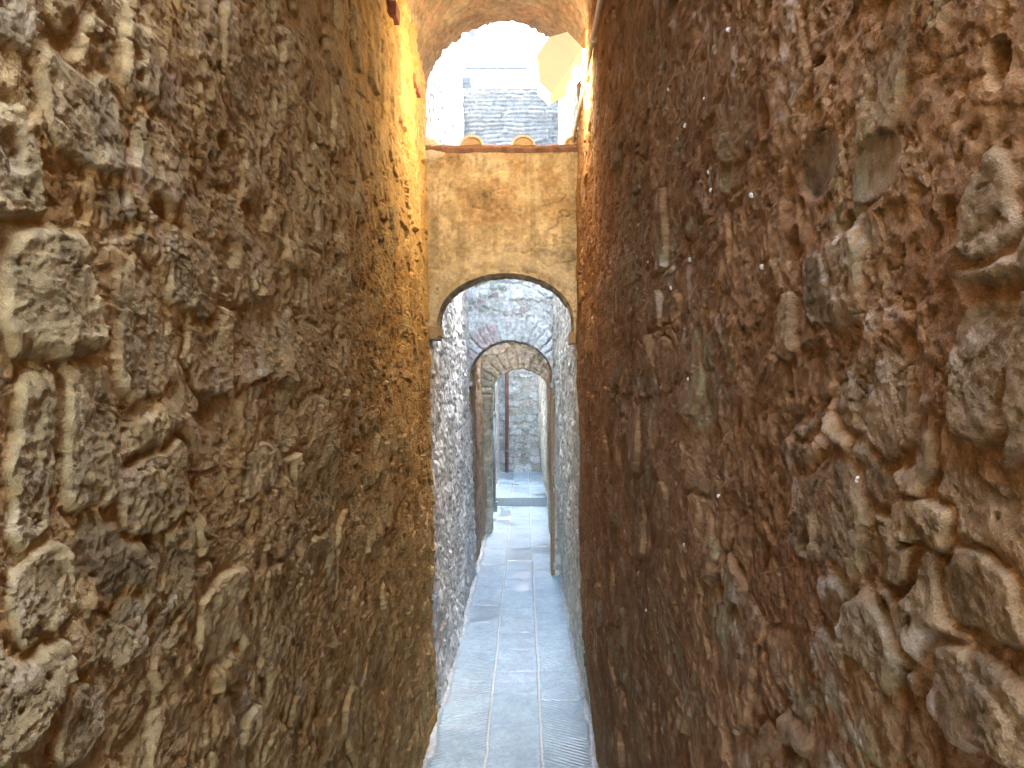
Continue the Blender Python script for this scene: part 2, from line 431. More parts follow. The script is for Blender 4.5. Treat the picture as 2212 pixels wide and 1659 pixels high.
def cross_wall(name, x0, x1, y0, thick, ztop, arch, field, mat, dx=0.012, dz=0.012, parent=None, jag=0.004, seed=5, zlow=-0.05):
    cx, hw, zsp, rise = arch
    th = np.linspace(math.pi, 0, max(40, int(3.2 * hw / dx)))
    xa = cx + hw * np.cos(th); za = zsp + rise * np.sin(th)
    jn = jag * 2 * (vn(np.arange(len(th)) * 0.45, np.zeros(len(th)), seed) + .6 * vn(np.arange(len(th)) * 1.3, np.zeros(len(th)) + 4, seed))
    jn[0] = jn[-1] = 0
    xa = xa - np.cos(th) * jn * .4; za = za + jn
    xl = np.linspace(x0, xa[0], max(3, int((xa[0] - x0) / dx)))[:-1]; xr = np.linspace(xa[-1], x1, max(3, int((x1 - xa[-1]) / dx)))[1:]
    X = np.concatenate([xl, xa, xr]); ZB = np.concatenate([np.full(len(xl), zsp), za, np.full(len(xr), zsp)])
    nz = max(6, int((ztop - zsp) / dz)); T = np.linspace(0, 1, nz)
    gx = np.repeat(X[:, None], nz, 1); gz = ZB[:, None] + (ztop - ZB[:, None]) * T[None]
    G = Geo()
    def sheet(gx, gz, flip=False):
        H, c = field(gx, gz)
        V = np.stack([gx, y0 - H, gz], -1)
        G.add(V.reshape(-1, 3), grid_faces(*gx.shape, 0, flip), c.reshape(-1, 3))
        return V, c
    Vf, cf = sheet(gx, gz)
    nlow = max(4, int((zsp - zlow) / (dz * 1.5)))
    zl = np.linspace(zlow, zsp, nlow)
    for xs_ in (np.concatenate([xl, xa[:1]]), np.concatenate([xa[-1:], xr])):
        if xs_[-1] - xs_[0] > 1e-4:
            a, b = np.meshgrid(xs_, zl, indexing='ij'); sheet(a, b)
    # intrados
    cxs = np.concatenate([np.full(nlow - 1, xa[0]), xa, np.full(nlow - 1, xa[-1])]); czs = np.concatenate([zl[:-1], za, zl[:-1][::-1]])
    Hc, cc = field(cxs, czs)
    nk = max(6, int(thick / dx)); K = np.linspace(0, 1, nk)
    nx = np.gradient(czs); nzv = -np.gradient(cxs); ln = np.hypot(nx, nzv) + 1e-9; nx /= ln; nzv /= ln
    arc = np.concatenate([[0], np.cumsum(np.hypot(np.diff(cxs), np.diff(czs)))])
    ga, gk = np.meshgrid(arc, K * thick, indexing='ij')
    Hi = 0.012 * fbm(ga * 22, gk * 22, seed + 3, 4) * np.minimum(1, gk / (0.06))
    gy = (y0 - Hc)[:, None] * (1 - K) + (y0 + thick) * K
    V = np.stack([cxs[:, None] + nx[:, None] * Hi, gy, czs[:, None] + nzv[:, None] * Hi], -1)
    ci = np.repeat(cc[:, None], nk, 1) * (0.85 + 0.6 * fbm(ga * 14, gk * 14, seed + 9, 3))[..., None]
    G.add(V.reshape(-1, 3), grid_faces(*gx_shape(V), 0, False), np.clip(ci.reshape(-1, 3), .01, .8))
    # back face, top and sides
    yb = y0 + thick
    Hb, cb = field(gx + 7.3, gz)
    Vb = np.stack([gx, np.full(gx.shape, yb), gz], -1)
    G.add(Vb.reshape(-1, 3), grid_faces(*gx.shape, 0, True), cb.reshape(-1, 3))
    for xs_ in ((x0, xa[0]), (xa[-1], x1)):
        G.add([(xs_[0], yb, zlow), (xs_[1], yb, zlow), (xs_[1], yb, zsp), (xs_[0], yb, zsp)], np.array([(1, 0, 3, 2)]), cb.mean((0, 1)))
        G.add([(xs_[0], y0 + .01, zlow), (xs_[1], y0 + .01, zlow), (xs_[1], yb, zlow), (xs_[0], yb, zlow)], np.array([(1, 0, 3, 2)]), cb.mean((0, 1)))
    tp = np.stack([Vf[:, -1], Vb[:, -1]], 1)
    G.add(tp.reshape(-1, 3), grid_faces(len(X), 2, 0, True), np.repeat(cf[:, -1:], 2, 1).reshape(-1, 3))
    return G.build(name, mat, parent, True)
def gx_shape(V): return V.shape[0], V.shape[1]

def voussoirs(gx, gz, arch, seed, depth, n, cols, H, c, brick=0.25):
    """ring of radial stones around an arch"""
    cx, hw, zsp, rise = arch
    a = np.arctan2((gz - zsp) / rise, (gx - cx) / hw)
    wob = 0.10 * fbm(gx * 14, gz * 14, seed, 2)
    r = np.hypot((gx - cx) / hw, (gz - zsp) / rise)
    dr = (r - 1) * (hw + rise) / 2
    q = a / math.pi * n + wob * 2; k = np.floor(q); f = q - k
    ki = k.astype(np.int64)
    ringw = depth * (0.8 + 0.4 * h2(ki, ki * 0 + 1, seed))
    inside = sstep(ringw + 0.01, ringw - 0.01, dr) * sstep(zsp - .10, zsp - .02, gz)
    jt = sstep(0.0, 0.14, np.minimum(f, 1 - f))
    rc = h2(ki, ki * 0 + 2, seed)
    cc = mixc(cols[0], cols[1], h2(ki, ki * 0 + 3, seed)); cc = mixc(cc, cols[2], (rc < brick) * 1.0)
    n2 = fbm(gx * 40, gz * 40, seed + 4, 3)
    cc = cc * (1 + .5 * n2)[..., None]
    cc = mixc(cols[3] * (1 + .4 * n2)[..., None], cc, jt)
    Hv = jt * (0.008 + 0.012 * h2(ki, ki * 0 + 5, seed)) + 0.006 * n2 + 0.004 * ridged(gx * 40, gz * 40, seed + 6, 3)
    return H * (1 - inside) + Hv * inside, mixc(c, cc, inside)

# first arch: rendered cross wall with a tiled top
Y1 = 3.88; A1 = (-0.094, 0.345, 2.035, 0.245)
P_A1 = dict(cu=0.20, cv=0.10, big=0.7, cover=0.48, pits=0.15, amp=0.5,
            stone=[col(.40, .32, .20), col(.34, .28, .19), col(.30, .25, .17)],
            mortar=[col(.35, .275, .165), col(.42, .345, .22)],
            cobbles=())
def f_a1(gx, gz):
    H, c = rubble(gx, gz, 211, P_A1)
    n = fbm(gx * 5, gz * 5, 214, 3)
    crack = sstep(0.020, 0.0, np.abs(fbm(gx * 3.2, gz * 7.5, 212, 4))) * sstep(2.35, 2.5, gz) * sstep(-.12, .1, n)
    H = H - 0.014 * crack
    c = c * (1 - .45 * crack)[..., None]
    # darker worn band of uncovered masonry under the tiles, smooth render below it
    band = sstep(2.50, 2.58, gz + .06 * n)
    c = mixc(c, c * col(.74, .62, .54), band * .85 * sstep(-.25, .15, n + .3 * (0.15 - gx)))
    drip = sstep(.05, .3, fbm(gx * 22, gz * 1.3, 231, 3)) * sstep(2.2, 2.5, gz + .3 * n)
    c = c * (1 - .22 * drip)[..., None]
    pale = sstep(.14, .05, np.abs(np.hypot((gx - A1[0]) / (A1[1] + .07), (gz - A1[2]) / (A1[3] + .07)) - 1)) * sstep(-.2, .2, n + .1)
    c = mixc(c, col(.46, .40, .28) * (1 + .3 * n)[..., None], .5 * pale)
    # two stones left free of render
    for (a, b, ra, rb) in ((-.375, 2.61, .055, .055), (-.31, 2.735, .07, .030), (-.02, 2.60, .045, .022)):
        d = np.hypot((gx - a) / ra, (gz - b) / rb) + .35 * fbm(gx * 16, gz * 16, 219, 2)
        m = sstep(1.2, .75, d)
        H = H * (1 - m) + m * (0.004 + .004 * n); c = mixc(c, col(.31, .24, .145) * (1 + .5 * fbm(gx * 50, gz * 50, 217, 3))[..., None], m)
    return H, c
aw = empty('arch_wall', (-0.1, Y1, 0))
adopt(cross_wall('masonry', -0.60, 0.42, Y1, 0.21, 2.895, A1, f_a1, M_PLASTER, .007, .007, jag=.002, zlow=1.95), aw)
tag(aw, 'ochre rendered cross wall with a low round arch, capped by clay roof tiles', 'arch')
# impost stones where the arch springs
for xx, hh in ((-0.452, 1.985), (0.262, 1.955)):
    g = Geo(); w = .028
    V = np.array([(xx - w, Y1 - .004, hh - .03), (xx + w, Y1 - .004, hh - .022), (xx + w * 1.1, Y1 + .2, hh - .02), (xx - w, Y1 + .2, hh - .03),
                  (xx - w, Y1 - .004, hh + .03), (xx + w * .8, Y1 - .004, hh + .02), (xx + w * .8, Y1 + .2, hh + .025), (xx - w, Y1 + .2, hh + .03)])
    g.add(V, np.array([(3, 2, 1, 0), (4, 5, 6, 7), (0, 1, 5, 4), (1, 2, 6, 5), (2, 3, 7, 6), (3, 0, 4, 7)]), (.30, .21, .12))
    adopt(g.build('impost', M_PLASTER), aw)
# thin clay slab course that carries the tiles
g = Geo()
nx = 90; xs_ = np.linspace(-0.56, 0.36, nx)
e0 = 0.006 * fbm(xs_ * 9, xs_ * 0, 301, 3); e1 = 0.010 * fbm(xs_ * 13, xs_ * 0 + 3, 302, 3)
prof = []
for k in range(nx):
    z0 = 2.898 + e0[k]; yf = Y1 - 0.045 + e1[k]
    prof.append([(xs_[k], Y1 + .26, z0 - .05), (xs_[k], yf, z0), (xs_[k], yf - .003, z0 + .010), (xs_[k], yf + .004, z0 + .020), (xs_[k], Y1 + .26, z0 - .026)])
prof = np.array(prof)
g.add(prof.reshape(-1, 3), grid_faces(nx, 5, 0, True), np.tile(col(.21, .12, .085), (nx * 5, 1)) * (1 + .5 * fbm(np.repeat(xs_, 5) * 30, np.tile(np.arange(5.), nx), 303, 3))[:, None])
adopt(g.build('tile_slab', M_TERRA, None, True), aw)
# cover tiles (half barrels running back over the wall) with mortar-filled ends
for tx, rr in ((-0.262, .061), (-0.004, .060), (0.25, .055)):
    g = Geo(); n = 20; rows = []
    for yy, sc, dzz in ((Y1 - .052, 1.0, 0), (Y1 + .30, .88, -.075)):
        for rad in (rr * sc, (rr - .012) * sc):
            rows.append([(tx + rad * math.cos(math.pi * q / n), yy, 2.912 + dzz + rad * 0.86 * math.sin(math.pi * q / n)) for q in range(n + 1)])
    R = np.array(rows); w = n + 1
    V = R.reshape(-1, 3); F = []
    for q in range(n):
        F += [(q, q + 1, 2 * w + q + 1, 2 * w + q), (w + q + 1, w + q, 3 * w + q, 3 * w + q + 1), (w + q, w + q + 1, q + 1, q), (2 * w + q, 2 * w + q + 1, 3 * w + q + 1, 3 * w + q)]
    g.add(V, np.array(F), (.48, .41, .32))
    adopt(g.build('roof_tile', M_TERRA), aw)
    g = Geo(); n2_ = 18; V = [(tx, Y1 - .040, 2.905)]
    for ring in (.35, .7, 1.0):
        for q in range(n2_ + 1):
            a = math.pi * q / n2_; rad = (rr - .013) * ring
            V.append((tx + rad * math.cos(a), Y1 - .040 + .006 * random.random() - .006 * (1 - ring), 2.910 + rad * .86 * math.sin(a)))
    F3 = [(0, 1 + q, 2 + q) for q in range(n2_)]; F4 = []
    for r_ in range(2):
        b0 = 1 + r_ * (n2_ + 1)
        for q in range(n2_): F4.append((b0 + q, b0 + n2_ + 1 + q, b0 + n2_ + 2 + q, b0 + q + 1))
    g.add(V, [np.array(F3), np.array(F4)], (.36, .25, .15))
    adopt(g.build('mortar_plug', M_PLASTER, None, True), aw)
# mortar fillet where the tiles meet the left wall
def lump(name, pts, mat, c, seed, parent):
    """rounded lump spanned over a ridge line: list of (x, y, z, radius)"""
    g = Geo(); V = []; n = 16
    pts = np.array(pts, float); m = len(pts)
    for k in range(m):
        for q in range(n):
            a = 2 * math.pi * q / n
            r = pts[k, 3] * (1 + .5 * float(vn(np.array(k * .9), np.array(q * .7), seed)))
            V.append((pts[k, 0] , pts[k, 1] + r * math.cos(a), pts[k, 2] + r * math.sin(a)))
    F = [(k * n + q, k * n + (q + 1) % n, (k + 1) * n + (q + 1) % n, (k + 1) * n + q) for k in range(m - 1) for q in range(n)]
    g.add(V, [np.array(F), np.array([list(range(n))]), np.array([[(m - 1) * n + q for q in range(n)][::-1]])], c)
    o_ = g.build(name, mat, None, True); adopt(o_, parent); return o_
lump('mortar_fillet', [(-.53, Y1 + .03, 2.93, .085), (-.49, Y1 + .03, 2.92, .075), (-.46, Y1 + .03, 2.905, .06), (-.42, Y1 + .03, 2.90, .040), (-.37, Y1 + .04, 2.90, .022), (-.34, Y1 + .04, 2.90, .012)], M_PLASTER, (.44, .37, .28), 5, aw)

# second arch: rubble below, thin courses above; carries a terrace
Y2 = 6.97; A2 = (-0.118, 0.382, 1.78, 0.352)
P_A2 = dict(cu=0.24, cv=0.12, big=0.6, cover=0.18, pits=0.10, amp=0.9,
            stone=[col(.49, .52, .46), col(.55, .55, .49), col(.39, .31, .27), col(.30, .34, .29)],
            mortar=[col(.52, .52, .46), col(.60, .59, .53)])
def f_a2(gx, gz):
    H, c = rubble(gx, gz, 401, P_A2)
    H, c = voussoirs(gx, gz, A2, 405, .20, 19, [col(.49, .53, .48), col(.55, .56, .51), col(.50, .41, .37), col(.46, .43, .36)], H, c, .3)
    # thin stone courses in the upper storey
    up = sstep(2.70, 2.80, gz + .08 * fbm(gx * 4, gz * 4, 409, 3))
    wz = gz + .018 * fbm(gx * 5, gz * 5, 410, 3)
    q = wz / 0.037; row = np.floor(q).astype(np.int64); f = q - np.floor(q)
    qx = gx / .17 + h2(row, row * 0, 411) * 7; fx = qx - np.floor(qx); ix = np.floor(qx).astype(np.int64)
    s = sstep(0, .22, np.minimum(f, 1 - f)) * sstep(0, .06, np.minimum(fx, 1 - fx))
    rb = h2(row, ix, 412); n = fbm(gx * 30, gz * 30, 413, 3)
    Hc = s * (.008 + .012 * rb) + .006 * n
    cb = mixc(col(.105, .11, .105), col(.165, .16, .15), rb) * (1 + .5 * n)[..., None]
    cb = mixc(col(.15, .16, .16) * (1 + .3 * n)[..., None], cb, s)
    lime = sstep(4.1, 3.7, gz) * sstep(.05, .25, fbm(gx * 3.2, gz * 5, 414, 4) + .22 * np.exp(-((gz - 3.45) / .3) ** 2) - .05)
    Hc = Hc * (1 - .6 * lime) + lime * .016
    cb = mixc(cb, col(.21, .215, .215), lime)
    return H * (1 - up) + Hc * up, mixc(c, cb, up)
tw = empty('arch_wall', (-0.1, Y2, 0))
adopt(cross_wall('masonry', -0.72, 0.50, Y2, 0.36, 4.42, A2, f_a2, M_FACE, .010, .010, jag=.004, seed=8), tw)
tag(tw, 'tall grey green rubble cross wall with the middle arch and thin courses above', 'arch')
for xx, hh in ((-0.497, 1.735), (0.268, 1.725)):
    g = Geo(); g.box((xx - .028, Y2 - .035, hh - .022), (xx + .028, Y2 + .2, hh + .022), (.46, .42, .36))
    adopt(g.build('impost', M_FACE), tw)
    g = Geo(); g.box((xx - .022, Y2 - .012, -.05), (xx + .010, Y2 + .2, hh - .0225), (.30, .20, .11))
    adopt(g.build('jamb', M_FACE), tw)
g = Geo(); g.box((-.72, Y2 + .362, 2.62), (.50, 8.25, 2.75), (.40, .31, .21)); g.box((-.72, Y2 + .362, 4.30), (.50, 8.25, 4.415), (.40, .36, .3))
g.box((-.72, 8.10, 2.752), (.50, 8.25, 4.298), (.40, .36, .3))
adopt(g.build('terrace_slab', M_FACE), tw)

# railing at the back edge of the terrace
rl = empty('railing', (-0.1, 8.15, 4.415))
g = Geo(); g.tube([(-.62, 8.15, 5.10), (.03, 8.15, 5.10)], .017, 10); adopt(g.build('top_rail', M_RAIL, None, True), rl)
for xx in (-0.46, 0.02):
    g = Geo(); g.tube([(xx, 8.15, 4.415), (xx, 8.15, 5.10)], .011, 10); g.box((xx - .03, 8.12, 4.416), (xx + .03, 8.18, 4.428))
    adopt(g.build('post', M_RAIL, None, False), rl)
tag(rl, 'thin grey metal railing against the sky above the tall cross wall', 'railing')
# block at the left end of the terrace edge
g = Geo()
for k, (w0, w1) in enumerate(((.0, .09), (.008, .082))):
    g.box((-.60 + w0, 7.0, 4.423 + .062 * k), (-.60 + w1 + .03, 7.14, 4.423 + .062 * k + .058), (.07, .08, .085))
tag(g.build('coping_block', M_FACE), 'small pale block on the left end of the tall cross wall beside the railing', 'block')

# third arch
Y3 = 9.0; A3 = (-0.040, 0.335, 1.63, 0.298)
P_A3 = dict(cu=0.22, cv=0.13, big=0.7, cover=0.12, pits=0.12, amp=1.0,
            stone=[col(.50, .53, .45), col(.56, .55, .47), col(.45, .49, .40), col(.58, .56, .46)],
            mortar=[col(.49, .50, .42), col(.57, .57, .48)], lichen=.5)
def f_a3(gx, gz):
    H, c = rubble(gx, gz, 501, P_A3)
    return voussoirs(gx, gz, A3, 505, .24, 15, [col(.52, .54, .46), col(.60, .59, .50), col(.46, .49, .42), col(.42, .42, .36)], H * 1.1, c, .3)
a3 = cross_wall('arch_wall', -0.70, 0.50, Y3, 0.30, 2.42, A3, f_a3, M_FACE, .012, .012, jag=.008, seed=13)
tag(a3, 'farthest small arch of rough mossy grey voussoirs', 'arch')

# far end wall
P_F = dict(cu=0.30, cv=0.135, big=0.72, cover=0.0, pits=0.08, amp=0.9,
           stone=[col(.42, .43, .38), col(.35, .37, .33), col(.40, .36, .29), col(.47, .47, .42)],
           mortar=[col(.28, .27, .22), col(.36, .35, .29)], lichen=.35)
YF = 14.45
gx, gz = np.meshgrid(np.arange(-.75, .62, .014), np.arange(-.05, 4.9, .014), indexing='ij')
H, c = rubble(gx, gz, 601, P_F)
G = Geo(); V = np.stack([gx, YF - H, gz], -1)
G.add(V.reshape(-1, 3), grid_faces(*gx.shape), c.reshape(-1, 3)); G.box((-.75, YF + .03, -.05), (.62, YF + .4, 4.9), (.36, .35, .3))
fw = G.build('stone_wall', M_FACE, None, True)
tag(fw, 'pale end wall of squared stones seen through the farthest arch', 'wall')

# ------------------------------------------------------------------ vault over the near passage
YV0 = 0.60
VCX, VHW, VZ, VR = -0.110, 0.392, 3.17, 0.385
ths = np.linspace(0, math.pi, 150)
yv = axis_y(YV0, Y1, lambda y: .012 if y > 2.4 else .04)
tt, yy = np.meshgrid(ths, yv, indexing='ij')
uu = tt * 0.39
P_V = dict(cu=0.125, cv=0.070, big=1.0, cover=0.02, pits=0.10, amp=0.75,
           stone=[col(.26, .185, .115), col(.23, .17, .11), col(.26, .16, .10), col(.28, .215, .145)],
           mortar=[col(.22, .15, .09), col(.27, .19, .115)])
H, c = rubble(uu + 3, yy, 701, P_V)
edge = sstep(Y1 - .05, Y1, yy)
ye = yy + edge * (0.025 * vn(tt * 12, tt * 0, 702) + .02 * vn(tt * 30, tt * 0, 703))
V = np.stack([VCX + (VHW - H) * np.cos(tt), ye, VZ + (VR - H) * np.sin(tt)], -1)
G = Geo(); G.add(V.reshape(-1, 3), grid_faces(len(ths), len(yv), 0, False), c.reshape(-1, 3))
# body of masonry over the vault
n = len(ths)
ox = VCX + 1.15 * np.cos(ths); oz = np.full(n, VZ + .95); oz[0] = oz[-1] = VZ - .02
ox = np.clip(ox, -1.0, .8)
for k, yk in ((0, YV0), (-1, None)):
    inner = V[:, k]; yk2 = inner[:, 1]
    outer = np.stack([ox, yk2, oz], -1)
    G.add(np.stack([inner, outer], 1).reshape(-1, 3), grid_faces(n, 2, 0, k == 0), c[:, k].repeat(2, 0))
o0 = np.stack([ox, V[:, 0, 1], oz], -1); o1 = np.stack([ox, V[:, -1, 1], oz], -1)
G.add(np.stack([o0, o1], 1).reshape(-1, 3), grid_faces(n, 2, 0, True), (.36, .28, .2))
vt = G.build('vault', M_PLASTER, None, True)
tag(vt, 'barrel vault of coated brick over the near passage, ending in an open round arch', 'vault')

# added slab behind the viewer, out of view, limiting light on the near walls
g = Geo(); g.box((-1.0, -3.4, 3.40), (.8, -0.62, 4.1), (.34, .27, .18))
tag(g.build('unseen_light_blocker', M_PLASTER), kind='structure')
# protruding red bricks and a square socket on the left wall near the vault
for (px, py, w, h_, c_, lb) in ((849, 24, .030, .026, (.20, .075, .045), 'dark red brick in a square socket below the vault'),
                                (893, 172, .024, .020, (.42, .19, .10), 'orange brick projecting under the vault end'),
                                (899, 194, .026, .018, (.26, .11, .08), 'dull red brick projecting just below the orange one')):
    x, y, z = hit('L', px, py)
    g = Geo(); g.box((x - .10, y - w * 1.5, z - h_), (x + .016, y + w * 1.5, z + h_), c_)
    o = g.build('brick', M_TERRA, wl); o['label'] = lb
    bv = o.modifiers.new('bevel', 'BEVEL'); bv.width = .004; bv.segments = 2

# ------------------------------------------------------------------ lantern, conduit
def lantern(loc, label, diff=None):
    """faceted wall lantern; loc = centre, wall on its right"""
    root = empty('wall_lantern', loc)
    S = 3.1 / F_PX
    prof = [(1185, 90), (1224.6, 79), (1256, 112), (1258, 153), (1226, 191), (1188, 211), (1164, 186), (1158, 128)]
    cxp, czp = 1212.0, 145.0
    p2 = [((a - cxp) * S, (czp - b) * S) for a, b in prof]
    n = len(p2)
    def ring(y, sc): return [(x * sc, y, z * sc) for x, z in p2]
    V = ring(-.045, 1.0) + ring(.075, 1.0) + [((1236 - cxp) * S, -.115, (czp - 157) * S)] + ring(.10, .8)
    side = [(k, k + n, (k + 1) % n + n, (k + 1) % n) for k in range(n)]
    cone = [(k, (k + 1) % n, 2 * n) for k in range(n)]
    bk = [(n + k, 2 * n + 1 + k, 2 * n + 1 + (k + 1) % n, n + (k + 1) % n) for k in range(n)]
    lit_side = [5, 6, 7]
    g = Geo(); g.add(V, [np.array([side[k] for k in (0, 1, 4, 7)]), np.array(cone), np.array([list(range(2 * n + 1, 3 * n + 1))[::-1]])])
    g.build('shade', M_SHADE, root)
    g = Geo(); g.add(V, [np.array([side[k] for k in (2, 3, 5, 6)]), np.array(bk)])
    g.build('diffuser', diff or M_DIFF, root)
    g = Geo(); g.box((.0935, -.020, -.040), (.135, .020, .002)); g.box((.0855, -.03, -.055), (.093, .03, .062)); g.tube([(.089, -.032, .055), (.089, .032, .055)], .006, 8)
    o = g.build('bracket', M_CONDUIT, root)
    root['label'] = label; root['category'] = 'lamp'
    return root
LL = ((1212 - VPX) * 3.1 / F_PX, 3.1, EYE + (VPY - 145) * 3.1 / F_PX)
lantern(LL, 'lit cream faceted wall lantern below the vault, above the tiled arch')

g = Geo(); pts = []
for k, y in enumerate(np.linspace(-1.0, 3.86, 50)):
    pts.append((0.246 - .0006 * math.sin(y * 3), y, 2.945 - 0.006 * math.sin(y * 2.1)))
cd = empty('cable_conduit', (0.24, 1.5, 2.945))
g.tube(pts, .0085, 12); adopt(g.build('pipe', M_CONDUIT, None, True), cd)
for y in (2.1, 2.75, 3.12, 3.70):
    g = Geo(); g.tube([(0.246, y - .010, 2.945), (0.246, y + .010, 2.945)], .0125, 12); g.box((.238, y - .008, 2.937), (.30, y + .008, 2.953))
    adopt(g.build('clip', M_CONDUIT), cd)
tag(cd, 'cream cable conduit clipped along the top of the right wall to the lantern', 'conduit')

# lantern lighting the covered stretch behind the middle arch
lantern((0.13, 7.75, 2.40), 'warm lantern glowing high in the covered stretch behind the middle arch', M_DIFF_DIM)

# ------------------------------------------------------------------ downpipe, grey pipe, gutter
dp = empty('downpipe', (-0.318, YF - .10, 0.12))
xp = (1095 - VPX) * 14.33 / F_PX
g = Geo(); g.tube([(xp, YF - .12, .12), (xp, YF - .12, 4.7)], .033, 16); adopt(g.build('pipe', M_COPPER, None, True), dp)
for zz in (0.53, 2.0, 3.4):
    g = Geo(); g.tube([(xp, YF - .12, zz - .015), (xp, YF - .12, zz + .015)], .043, 16); g.box((xp - .008, YF - .09, zz - .01), (xp + .008, YF + .02, zz + .01))
    adopt(g.build('bracket', M_ZINC), dp)
tag(dp, 'red brown round downpipe standing in the corner of the far end wall', 'downpipe')
gp = empty('grey_pipe', (-.40, 9.95, .1))
g = Geo(); g.tube([(-.385, 9.95, .12), (-.385, 9.95, 1.35)], .020, 12); adopt(g.build('lower_pipe', M_ZINC, None, True), gp)
g = Geo(); g.tube([(-.385, 9.95, 1.35), (-.385, 9.95, 2.6)], .011, 12); adopt(g.build('upper_pipe', M_ZINC, None, True), gp)
g = Geo(); g.tube([(-.385, 9.95, 1.33), (-.385, 9.95, 1.40)], [.026, .020], 12); adopt(g.build('collar', M_ZINC, None, True), gp)
g = Geo(); g.box((-.44, 9.90, .10), (-.345, 10.0, .215)); g.box((-.445, 9.895, .2155), (-.34, 10.005, .226)); adopt(g.build('junction_box', M_ZINC), gp)
tag(gp, 'slim grey pipe with a box at its foot beyond the farthest arch', 'pipe')
# half round gutter along the eaves of the left yard wall
gt = empty('gutter', (-.50, 5.5, 4.82))
g = Geo(); n = 16; rows = []
for yy_ in (4.2, 6.62):
    for rad in (.062, .056):
        rows.append([(-.45 + rad * math.cos(math.pi + math.pi * q / n), yy_, 4.785 + rad * math.sin(math.pi + math.pi * q / n)) for q in range(n + 1)])
R = np.array(rows); w = n + 1; F = []
for q in range(n):
    F += [(q, q + 1, 2 * w + q + 1, 2 * w + q), (w + q + 1, w + q, 3 * w + q, 3 * w + q + 1)]
for b in (0, 2 * w): F += [(b + q, b + q + 1, b + w + q + 1, b + w + q) for q in range(n)]
g.add(R.reshape(-1, 3), np.array(F)); adopt(g.build('trough', M_GUTTER, None, True), gt)
g = Geo(); g.add([(-.45 + .055 * math.cos(math.pi + math.pi * q / n), 6.618, 4.785 + .055 * math.sin(math.pi + math.pi * q / n)) for q in range(n + 1)], np.array([list(range(n + 1))]))
adopt(g.build('end_cap', M_GUTTER), gt)
tag(gt, 'grey half round gutter peeking under the vault high on the left yard wall', 'gutter')

# ------------------------------------------------------------------ paving
JL, JR = -0.1765, 0.0838
def slab_edges(seed, y0, y1, a, b, fixed=()):
    rnd = random.Random(seed); e = [y0]
    while e[-1] < y1: e.append(e[-1] + rnd.uniform(a, b))
    return np.array(e)
def paving(name, y0, y1, z, seed, mat, riser=0.0):
    xs = np.linspace(-.56, .46, 205)
    yp = axis_y(y0, y1, lambda y: .011 if y > 3.0 else .05)
    X, Y = np.meshgrid(xs, yp, indexing='ij')
    wx = X + .004 * fbm(X * 5, Y * 5, seed, 3)
    colm = np.where(wx < JL, 0, np.where(wx < JR, 1, 2))
    idx = np.zeros(X.shape, np.int64); dj = np.full(X.shape, 9.0)
    for cidx, (a, b) in enumerate(((.36, .50), (.33, .40), (.36, .46))):
        e = slab_edges(seed + cidx, y0 - .2 * cidx, y1 + 1, a, b)
        wy = Y + .004 * fbm(X * 9, Y * 9, seed + 5, 3)
        k = np.clip(np.searchsorted(e, wy) - 1, 0, len(e) - 2)
        m = colm == cidx
        idx = np.where(m, k + 100 * cidx, idx)
        dj = np.where(m, np.minimum(np.abs(wy - e[k]), np.abs(e[k + 1] - wy)), dj)
    dl = np.minimum(np.abs(wx - JL), np.abs(wx - JR))
    r = h2(idx, idx * 0, seed + 11); r2_ = h2(idx, idx * 0 + 1, seed + 12)
    jlong = sstep(.0065, .0035, dl); jx = sstep(.005, .001, dj) 
    n = fbm(X * 7, Y * 7, seed + 20, 4); n2 = fbm(X * 40, Y * 40, seed + 21, 3)
    Hh = .004 * r - .006 * np.maximum(jlong, jx) + .003 * n + .0012 * n2
    base = mixc(col(.19, .262, .285), col(.235, .31, .33), r)
    base = base * (1 + .25 * n + .25 * n2)[..., None]
    damp = sstep(.20, .30, fbm(X * 4.0, Y * 2.6, seed + 33, 3) + .18 * (r2_ > .6) - .06)
    base = mixc(base, base * .62, damp * .7)
    base = mixc(base, col(.44, .42, .37), jlong * .9); base = mixc(base, col(.19, .20, .20), jx * .8)
    # lime fillet against the walls
    fl = sstep(.035, .012, np.minimum(X + .445 + .02 * n, .335 - X + .02 * n) - .0)
    base = mixc(base, col(.34, .345, .33) * (1 + .4 * n2)[..., None], fl); Hh = Hh + fl * (.012 + .01 * n)
    # chiselled grooves on the outer slabs
    gm = (colm != 1) * (1 - np.maximum(jlong, jx)) * (1 - fl) * np.where(Y < 5.0, 1, .25) * (0.35 + .65 * (r2_ < .75))
    V = np.stack([X, Y, z + Hh], -1)
    G = Geo(); G.add(V.reshape(-1, 3), grid_faces(len(xs), len(yp)), np.clip(base.reshape(-1, 3), .02, .8))
    nn = len(xs) * len(yp)
    if riser:
        # front face of the step
        G.add(np.concatenate([V[:, 0], V[:, 0] - np.array((0, -.0, riser))], 0), np.array([(k + len(xs), k + 1 + len(xs), k + 1, k) for k in range(len(xs) - 1)]), (.34, .38, .39))
    o_ = G.build(name, mat, None, True)
    at = o_.data.attributes.new('groove', 'FLOAT', 'POINT'); a = np.zeros(len(o_.data.vertices), np.float32); a[:nn] = gm.reshape(-1); at.data.foreach_set('value', a)
    at = o_.data.attributes.new('wet', 'FLOAT', 'POINT'); a = np.zeros(len(o_.data.vertices), np.float32); a[:nn] = damp.reshape(-1); at.data.foreach_set('value', a)
    return o_

